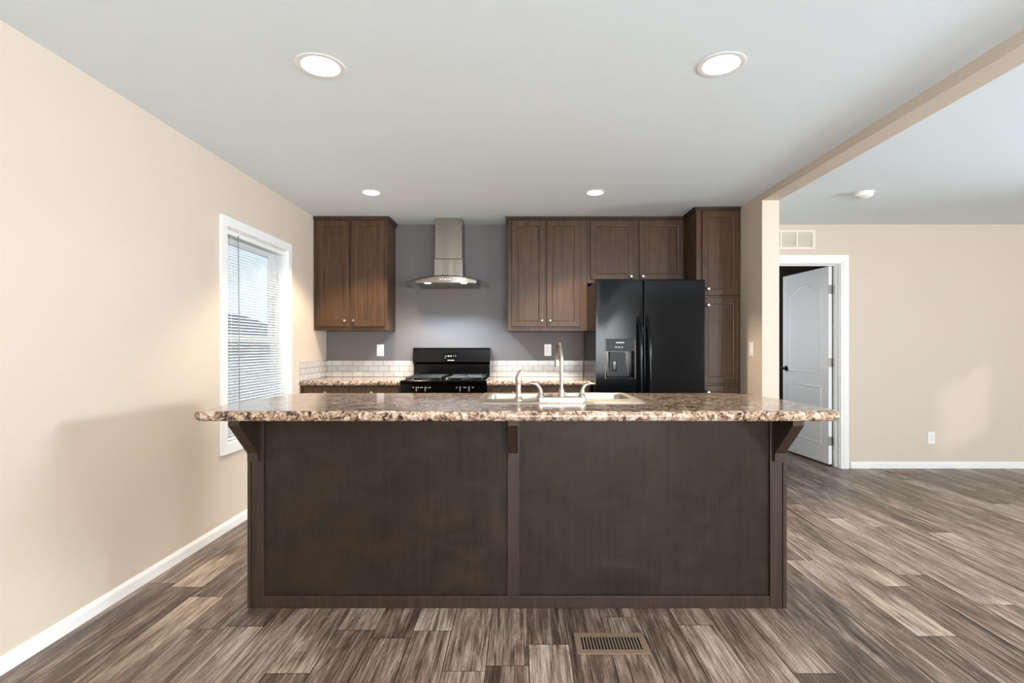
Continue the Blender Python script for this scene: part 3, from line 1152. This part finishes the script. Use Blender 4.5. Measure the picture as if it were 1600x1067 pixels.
# front: knob panel, oven door, drawer
bm = new()
prism(bm, [(RF + 0.031, 0.80), (RF, 0.80), (RF - 0.006, 0.888), (RF + 0.031, 0.8955)], lambda u, v, t: (t, u, v), RX0 + 0.001, RX1 - 0.001)
fp = obj('knob_panel', bm, M['black'], rg)
for kx_ in (-0.904, -0.826, -0.522, -0.444):
    bm = new()
    lathe(bm, [(0.024, 0.0), (0.024, -0.006), (0.020, -0.010), (0.018, -0.022), (0.016, -0.024)], c=(kx_, RF - 0.003, 0.846), axis='Y', seg=22)
    kn_ = obj('knob', bm, M['black'], fp)
    obj('grip', B(kx_ - 0.0055, kx_ + 0.0055, RF - 0.040, RF - 0.0265, 0.826, 0.868, bev=0.0025), M['nickel'], kn_)
    for sx_ in (-1, 1):
        obj('dial_mark', B(kx_ + sx_ * 0.034 - 0.006, kx_ + sx_ * 0.034 + 0.006, RF - 0.0045, RF - 0.002, 0.855, 0.861), M['mark'], fp)
od = obj('oven_door', B(RX0 + 0.003, RX1 - 0.003, RF - 0.012, RF + 0.029, 0.25, 0.79, bev=0.008), M['black'], rg)
obj('oven_window', B(-0.92, -0.424, RF - 0.0135, RF - 0.011, 0.38, 0.64), M['display'], od)
bm = new()
tube(bm, [(-0.98, RF - 0.055, 0.742), (-0.364, RF - 0.055, 0.742)], 0.012, 14)
for x_ in (-0.95, -0.394):
    tube(bm, [(x_, RF - 0.055, 0.742), (x_, RF - 0.011, 0.742)], 0.009, 10)
obj('handle', bm, M['black'], od)
obj('drawer', B(RX0 + 0.003, RX1 - 0.003, RF - 0.008, RF + 0.029, 0.06, 0.24, bev=0.006), M['black'], rg)
for x_ in (RX0 + 0.05, RX1 - 0.05):
    bm = new()
    lathe(bm, [(0.02, 0), (0.02, 0.02), (0.01, 0.031)], c=(x_, 4.62, 0))
    obj('foot', bm, M['black_matte'], rg)

# ------------------------------------------------------------------ hood
hd = thing('range_hood', (-0.675, YB, 1.80), 'stainless chimney range hood with curved glass canopy above the stove', 'range hood')
hx = -0.675
yc0 = 4.852
obj('upper_duct', B(hx - 0.127, hx + 0.127, yc0 + 0.004, YB - EPS, 2.0505, H - EPS, bev=0.002), M['steel'], hd)
obj('lower_duct', B(hx - 0.134, hx + 0.134, yc0 - 0.004, YB - EPS, 1.868, 2.047, bev=0.004), M['steel'], hd)


def gz(x):                      # glass height over the width
    u = (x - hx) / 0.378
    return 1.806 + 0.056 * (1 - u * u)


def gfront(x):                  # the front edge bows towards the camera
    u = (x - hx) / 0.378
    return 4.715 - 0.105 * (1 - abs(u) ** 2.4)


bm = new()
NX, NY = 28, 6
top, bot = [], []
for i in range(NX + 1):
    x = hx - 0.378 + 0.756 * i / NX
    yf = gfront(x)
    top.append([bm.verts.new((x, yf + (YB - EPS - yf) * j / NY, gz(x))) for j in range(NY + 1)])
    bot.append([bm.verts.new((x, yf + (YB - EPS - yf) * j / NY, gz(x) - 0.006)) for j in range(NY + 1)])
for i in range(NX):
    for j in range(NY):
        bm.faces.new((top[i][j], top[i + 1][j], top[i + 1][j + 1], top[i][j + 1]))
        bm.faces.new((bot[i][j], bot[i][j + 1], bot[i + 1][j + 1], bot[i + 1][j]))
    for j in (0, NY):
        bm.faces.new((top[i][j], bot[i][j], bot[i + 1][j], top[i + 1][j]))
for j in range(NY):
    for i in (0, NX):
        bm.faces.new((top[i][j], top[i][j + 1], bot[i][j + 1], bot[i][j]))
obj('glass_canopy', bm, M['glass'], hd, smooth=40)
# motor box under the glass, its top following the curve
bm = new()
sec = []
for i in range(17):
    x = hx - 0.278 + 0.556 * i / 16
    zt_ = gz(x) - 0.0075
    yf = gfront(x) + 0.022
    sec.append([(x, yf, 1.799), (x, yf, zt_), (x, YB - EPS, zt_), (x, YB - EPS, 1.799)])
loft(bm, sec)
mb = obj('motor_box', bm, M['steel'], hd, smooth=30)
for a, b in ((hx - 0.20, hx - 0.004), (hx + 0.004, hx + 0.20)):
    f_ = obj('filter', B(a, b, 4.70, 5.09, 1.7945, 1.7985, bev=0.001, seg=1), M['steel'], hd)
for x_ in (hx - 0.165, hx + 0.165):
    bm = new()
    lathe(bm, [(0.030, 0), (0.030, -0.003), (0.025, -0.004)], c=(x_, 4.668, 1.7988))
    lr = obj('light', bm, M['hood_led'], hd)
for k in range(5):
    x_ = hx - 0.044 + k * 0.022
    bm = new()
    lathe(bm, [(0.007, 0), (0.007, -0.004), (0.005, -0.005)], c=(x_, gfront(x_) + 0.0225, 1.828), axis='Y', seg=14)
    obj('button', bm, M['chrome'], hd)
for x_ in (hx - 0.165, hx + 0.165):
    L = bpy.data.lights.new('hood_lamp', 'SPOT')
    L.energy = 55
    L.color = (0.76, 0.88, 1.0)
    L.spot_size = math.radians(130)
    L.spot_blend = 0.5
    L.shadow_soft_size = 0.025
    lo_ = bpy.data.objects.new('hood_lamp', L)
    COL.objects.link(lo_)
    lo_.parent = hd
    lo_.location = Vector((x_, 4.668, 1.790)) - worldloc(hd)

# ------------------------------------------------------------------ refrigerator
fr = thing('refrigerator', (1.088, 4.3, 0), 'black side by side refrigerator with water dispenser', 'refrigerator')
FX0, FX1, FSP = 0.634, 1.5435, 1.030
FF = 4.257
obj('body', B(FX0 + 0.002, FX1 - 0.002, FF + 0.078, 5.07, 0.03, 1.765, bev=0.004), M['fridge'], fr)
DSP = (0.707, 0.963, 0.948, 1.283)
dz0, dz1 = 0.095, 1.776
# freezer door with a cut-out for the dispenser
bm = holed(FX0, FSP - 0.003, dz0, dz1, [DSP], FF, FF + 0.072, XYZ_Y)
es = [e for e in bm.edges if all(abs(v.co.y - FF) < 1e-6 for v in e.verts) and
      all(abs(v.co.x - FX0) < 1e-6 for v in e.verts) or all(abs(v.co.x - FSP + 0.003) < 1e-6 and abs(v.co.y - FF) < 1e-6 for v in e.verts)
      or all(abs(v.co.z - dz1) < 1e-6 and abs(v.co.y - FF) < 1e-6 for v in e.verts)]
bmesh.ops.bevel(bm, geom=es, offset=0.008, offset_type='OFFSET', segments=3, profile=0.5, affect='EDGES')
ld = obj('door', bm, M['fridge'], fr)
rd = obj('door', B(FSP + 0.003, FX1, FF, FF + 0.072, dz0, dz1, bev=0.008, seg=3), M['fridge'], fr)


def fhandle(parent, x, lean):
    bm = new()
    z0, z1 = 0.52, 1.465
    pts = []
    for k in range(21):
        q = k / 20
        bow = 1 - (2 * q - 1) ** 4
        pts.append((x + lean * math.sin(PI * q), FF + 0.004 - 0.062 * bow, z0 + (z1 - z0) * q))
    tube(bm, pts, [0.012] * 21, 14, flat=[(1.0, 1.15)] * 21)
    obj('handle', bm, M['fridge'], parent, smooth=60)


fhandle(ld, 0.985, 0.012)
fhandle(rd, 1.058, 0.014)
obj('toe_grille', B(FX0 + 0.01, FX1 - 0.01, FF + 0.03, FF + 0.077, 0.01, 0.085, bev=0.004), M['black_matte'], fr)
# dispenser
dx0, dx1, dzb, dzt = DSP
bm = new()
box(bm, dx0 + 0.0005, dx1 - 0.0005, FF - 0.004, FF + 0.02, 1.180, dzt - 0.0005, bev=0.003)
dp = obj('dispenser_panel', bm, M['black_matte'], ld)
obj('badge', B(0.800, 0.868, FF - 0.0052, FF - 0.003, 1.248, 1.256), M['mark'], dp)
for x_ in (0.80, 0.825, 0.85):
    obj('button', B(x_ - 0.007, x_ + 0.007, FF - 0.005, FF - 0.003, 1.211, 1.217), M['hinge'], dp)
bm = new()
# recess: back, floor, roof and sides
yb_ = FF + 0.0705
for q in (((dx0, yb_, dzb), (dx1, yb_, dzb), (dx1, yb_, 1.18), (dx0, yb_, 1.18)),
          ((dx0, FF + 0.001, dzb + 0.001), (dx1, FF + 0.001, dzb + 0.001), (dx1, yb_, dzb + 0.001), (dx0, yb_, dzb + 0.001))):
    bm.faces.new([bm.verts.new(p) for p in q])
obj('dispenser_recess', bm, M['black'], ld)
for x_ in (dx0 + 0.004, dx1 - 0.004):
    bm = new()
    tube(bm, [(x_, FF - 0.003, dzb + 0.002), (x_, FF - 0.003, dzt - 0.006)], 0.0032, 8)
    obj('dispenser_trim', bm, M['nickel'], ld)
bm = new()
prism(bm, [(0.745, 0.972), (0.895, 0.972), (0.875, 1.175), (0.755, 1.175)], XYZ_Y, FF + 0.022, FF + 0.045)
obj('dispenser_chute', bm, M['black_matte'], ld)
for x_ in (0.735, 0.905):
    bm = new()
    tube(bm, [(x_ + (0.004 if x_ < 0.8 else -0.004), FF + 0.02, 1.165), (x_, FF + 0.012, 0.975)], 0.003, 8)
    obj('dispenser_trim', bm, M['nickel'], ld)
obj('paddle', B(0.775, 0.815, FF + 0.010, FF + 0.021, 1.015, 1.10, bev=0.005), M['black'], ld)
obj('drip_tray', B(dx0 + 0.01, dx1 - 0.01, FF - 0.002, FF + 0.05, dzb + 0.0015, dzb + 0.012, bev=0.003), M['black_matte'], ld)
for x_ in (FX0 + 0.08, FX1 - 0.08):
    bm = new()
    lathe(bm, [(0.02, 0), (0.02, 0.02), (0.012, 0.031)], c=(x_, 4.9, 0))
    obj('foot', bm, M['black_matte'], fr)

# ------------------------------------------------------------------ small wall fittings
def outlet(x, z, label, cat='outlet'):
    o = thing('wall_outlet', (x, YB, z), label, cat, 'wall outlets')
    obj('cover_plate', B(x - 0.035, x + 0.035, YB - 0.006, YB - 0.0005, z - 0.0585, z + 0.0585, bev=0.002), M['plastic'], o)
    for dz in (-0.0195, 0.0195):
        bm = new()
        pts = rrect(x - 0.017, x + 0.017, z + dz - 0.0145, z + dz + 0.0145, 0.008, 4)
        loft(bm, [[(u, YB - 0.0055, v) for u, v in pts], [(u, YB - 0.0085, v) for u, v in pts]])
        s = obj('socket', bm, M['plastic'], o)
        for dx in (-0.0065, 0.0065):
            obj('slot', B(x + dx - 0.0011, x + dx + 0.0011, YB - 0.0088, YB - 0.008, z + dz - 0.003, z + dz + 0.006), M['slot'], s)
    bm = new()
    lathe(bm, [(0.0035, 0), (0.003, -0.0015)], c=(x, YB - 0.006, z), axis='Y', seg=10)
    obj('screw', bm, M['hinge'], o)


outlet(-1.394, 1.181, 'white outlet plate on the grey wall left of the stove')
outlet(0.282, 1.183, 'white outlet plate on the grey wall behind the faucet')
outlet(4.12, 0.305, 'white outlet plate low on the beige far wall')

sw = thing('light_switch', (XP0, 4.27, 1.18), 'white light switch plate on the side of the wing wall', 'switch')
obj('cover_plate', B(XP0 - 0.006, XP0 - 0.0005, 4.235, 4.305, 1.142, 1.259, bev=0.002), M['plastic'], sw)
obj('rocker', B(XP0 - 0.0095, XP0 - 0.0055, 4.254, 4.286, 1.168, 1.233, bev=0.0015), M['plastic'], sw)

# return air grille over the door
gr = thing('air_grille', (2.72, YB, 2.286), 'cream metal air return grille on the far wall above the door', 'vent')
g0, g1, gz0, gz1 = 2.43, 2.955, 2.188, 2.384
hs = [(2.458 + k * 0.162, 2.458 + k * 0.162 + 0.142, gz0 + 0.026, gz1 - 0.026) for k in range(3)]
obj('grille_frame', holed(g0, g1, gz0, gz1, hs, YB - 0.014, YB - 0.0005, XYZ_Y), M['cream'], gr)
for h_ in hs:
    bm = new()
    z_ = h_[2] + 0.009
    while z_ < h_[3] - 0.004:
        prism(bm, [(YB - 0.012, z_ - 0.006), (YB - 0.011, z_ - 0.0065), (YB - 0.003, z_ + 0.005), (YB - 0.004, z_ + 0.0055)], lambda u, v, t: (t, u, v), h_[0] + 0.0005, h_[1] - 0.0005)
        z_ += 0.0165
    obj('louvers', bm, M['cream'], gr)
    obj('duct_opening', B(h_[0], h_[1], YB - 0.0022, YB - 0.0008, h_[2], h_[3]), M['duct'], gr)


# floor registers
def floor_register(x0, x1, y0, y1, n, label):
    o = thing('floor_register', ((x0 + x1) / 2, (y0 + y1) / 2, 0), label, 'vent')
    mx, my = 0.022, 0.026
    p = (x1 - x0 - 2 * mx) / n
    hs = [(x0 + mx + k * p + p * 0.22, x0 + mx + k * p + p * 0.82, y0 + my, y1 - my) for k in range(n)]
    obj('slotted_plate', holed(x0, x1, y0, y1, hs, 0.0055, 0.0015, XYZ_Z), M['register'], o)
    obj('duct_opening', B(x0 + 0.006, x1 - 0.006, y0 + 0.006, y1 - 0.006, 0.0004, 0.0013), M['slot'], o)
    return o


floor_register(0.229, 0.520, 2.030, 2.176, 19, 'tan metal floor register in front of the island')
floor_register(3.585, 3.870, 4.905, 5.005, 19, 'tan metal floor register near the far wall baseboard')

# smoke detector
sd = thing('smoke_detector', (2.73, 4.06, H), 'round white smoke detector on the ceiling beyond the beam', 'smoke detector')
bm = new()
lathe(bm, [(0.070, -0.0005), (0.070, -0.009), (0.066, -0.010)], c=(2.73, 4.06, H), seg=32)
obj('base', bm, M['plastic'], sd)
bm = new()
lathe(bm, [(0.062, -0.0102), (0.064, -0.013), (0.060, -0.030), (0.050, -0.038), (0.020, -0.041), (0.006, -0.041)], c=(2.73, 4.06, H), seg=32)
obj('body', bm, M['plastic'], sd)
bm = new()
lathe(bm, [(0.012, -0.0405), (0.012, -0.043), (0.010, -0.044)], c=(2.755, 4.06, H), seg=16)
obj('button', bm, M['white'], sd)

# recessed ceiling lights
def downlight(x, y, r, power, cone, label, color=LED):
    o = thing('recessed_light', (x, y, H), label, 'light', 'recessed ceiling lights')
    bm = new()
    lathe(bm, [(r, -0.0005), (r, -0.002), (r * 0.97, -0.0032), (r * 0.80, -0.0030), (r * 0.77, -0.0022)], c=(x, y, H), seg=40, cap0=False, cap1=False)
    obj('trim_ring', bm, M['white'], o)
    bm = new()
    lathe(bm, [(r * 0.775, -0.0008), (r * 0.765, -0.0028), (r * 0.55, -0.0045), (r * 0.2, -0.0052)], c=(x, y, H), seg=32)
    obj('lens', bm, M['led'], o)
    L = bpy.data.lights.new('recessed_lamp', 'SPOT')
    L.energy = power
    L.color = color
    L.spot_size = math.radians(cone)
    L.spot_blend = 0.35
    L.shadow_soft_size = r * 0.7
    q = bpy.data.objects.new('recessed_lamp', L)
    COL.objects.link(q)
    q.parent = o
    q.location = (0, 0, -0.02 - 0.0)
    return o


downlight(-0.865, 2.226, 0.104, 9, 130, 'lit recessed ceiling light above the left front of the island')
downlight(0.871, 2.213, 0.100, 9, 130, 'lit recessed ceiling light above the right front of the island')
downlight(-0.60, 1.40, 0.100, 13, 120, 'lit recessed ceiling light overhead in front of the island, left one', WARM)
downlight(0.60, 1.40, 0.100, 13, 120, 'lit recessed ceiling light overhead in front of the island, right one', WARM)
downlight(-1.177, 4.06, 0.083, 150, 114, 'small lit recessed ceiling light before the left wall cabinet', WARM)
downlight(0.599, 4.06, 0.083, 150, 114, 'small lit recessed ceiling light before the right wall cabinets', WARM)

# ------------------------------------------------------------------ outdoors, seen through the blind
struct('ground_outside', B(-16, XL - 0.16, -6, 22, -0.6, -0.5), M['earth'], 'dry ground outside the left window', 'ground')
nh = thing('neighbor_house', (-9.5, 11.5, -0.5), 'pale neighboring house with grey roof seen through the blind', 'house')
obj('walls', B(-12.0, -7.0, 8.0, 17.0, -0.5, 1.3), M['siding'], nh)
bm = new()
prism(bm, [(-12.5, 1.25), (-6.5, 1.25), (-9.5, 2.3)], lambda u, v, t: (u, t, v), 7.6, 17.4)
obj('roof', bm, M['shingle'], nh)
wb = obj('window', B(-7.0, -6.96, 10.0, 11.0, 0.2, 1.0), M['white'], nh)
obj('pane', B(-6.962, -6.95, 10.06, 10.94, 0.26, 0.94), M['display'], wb)
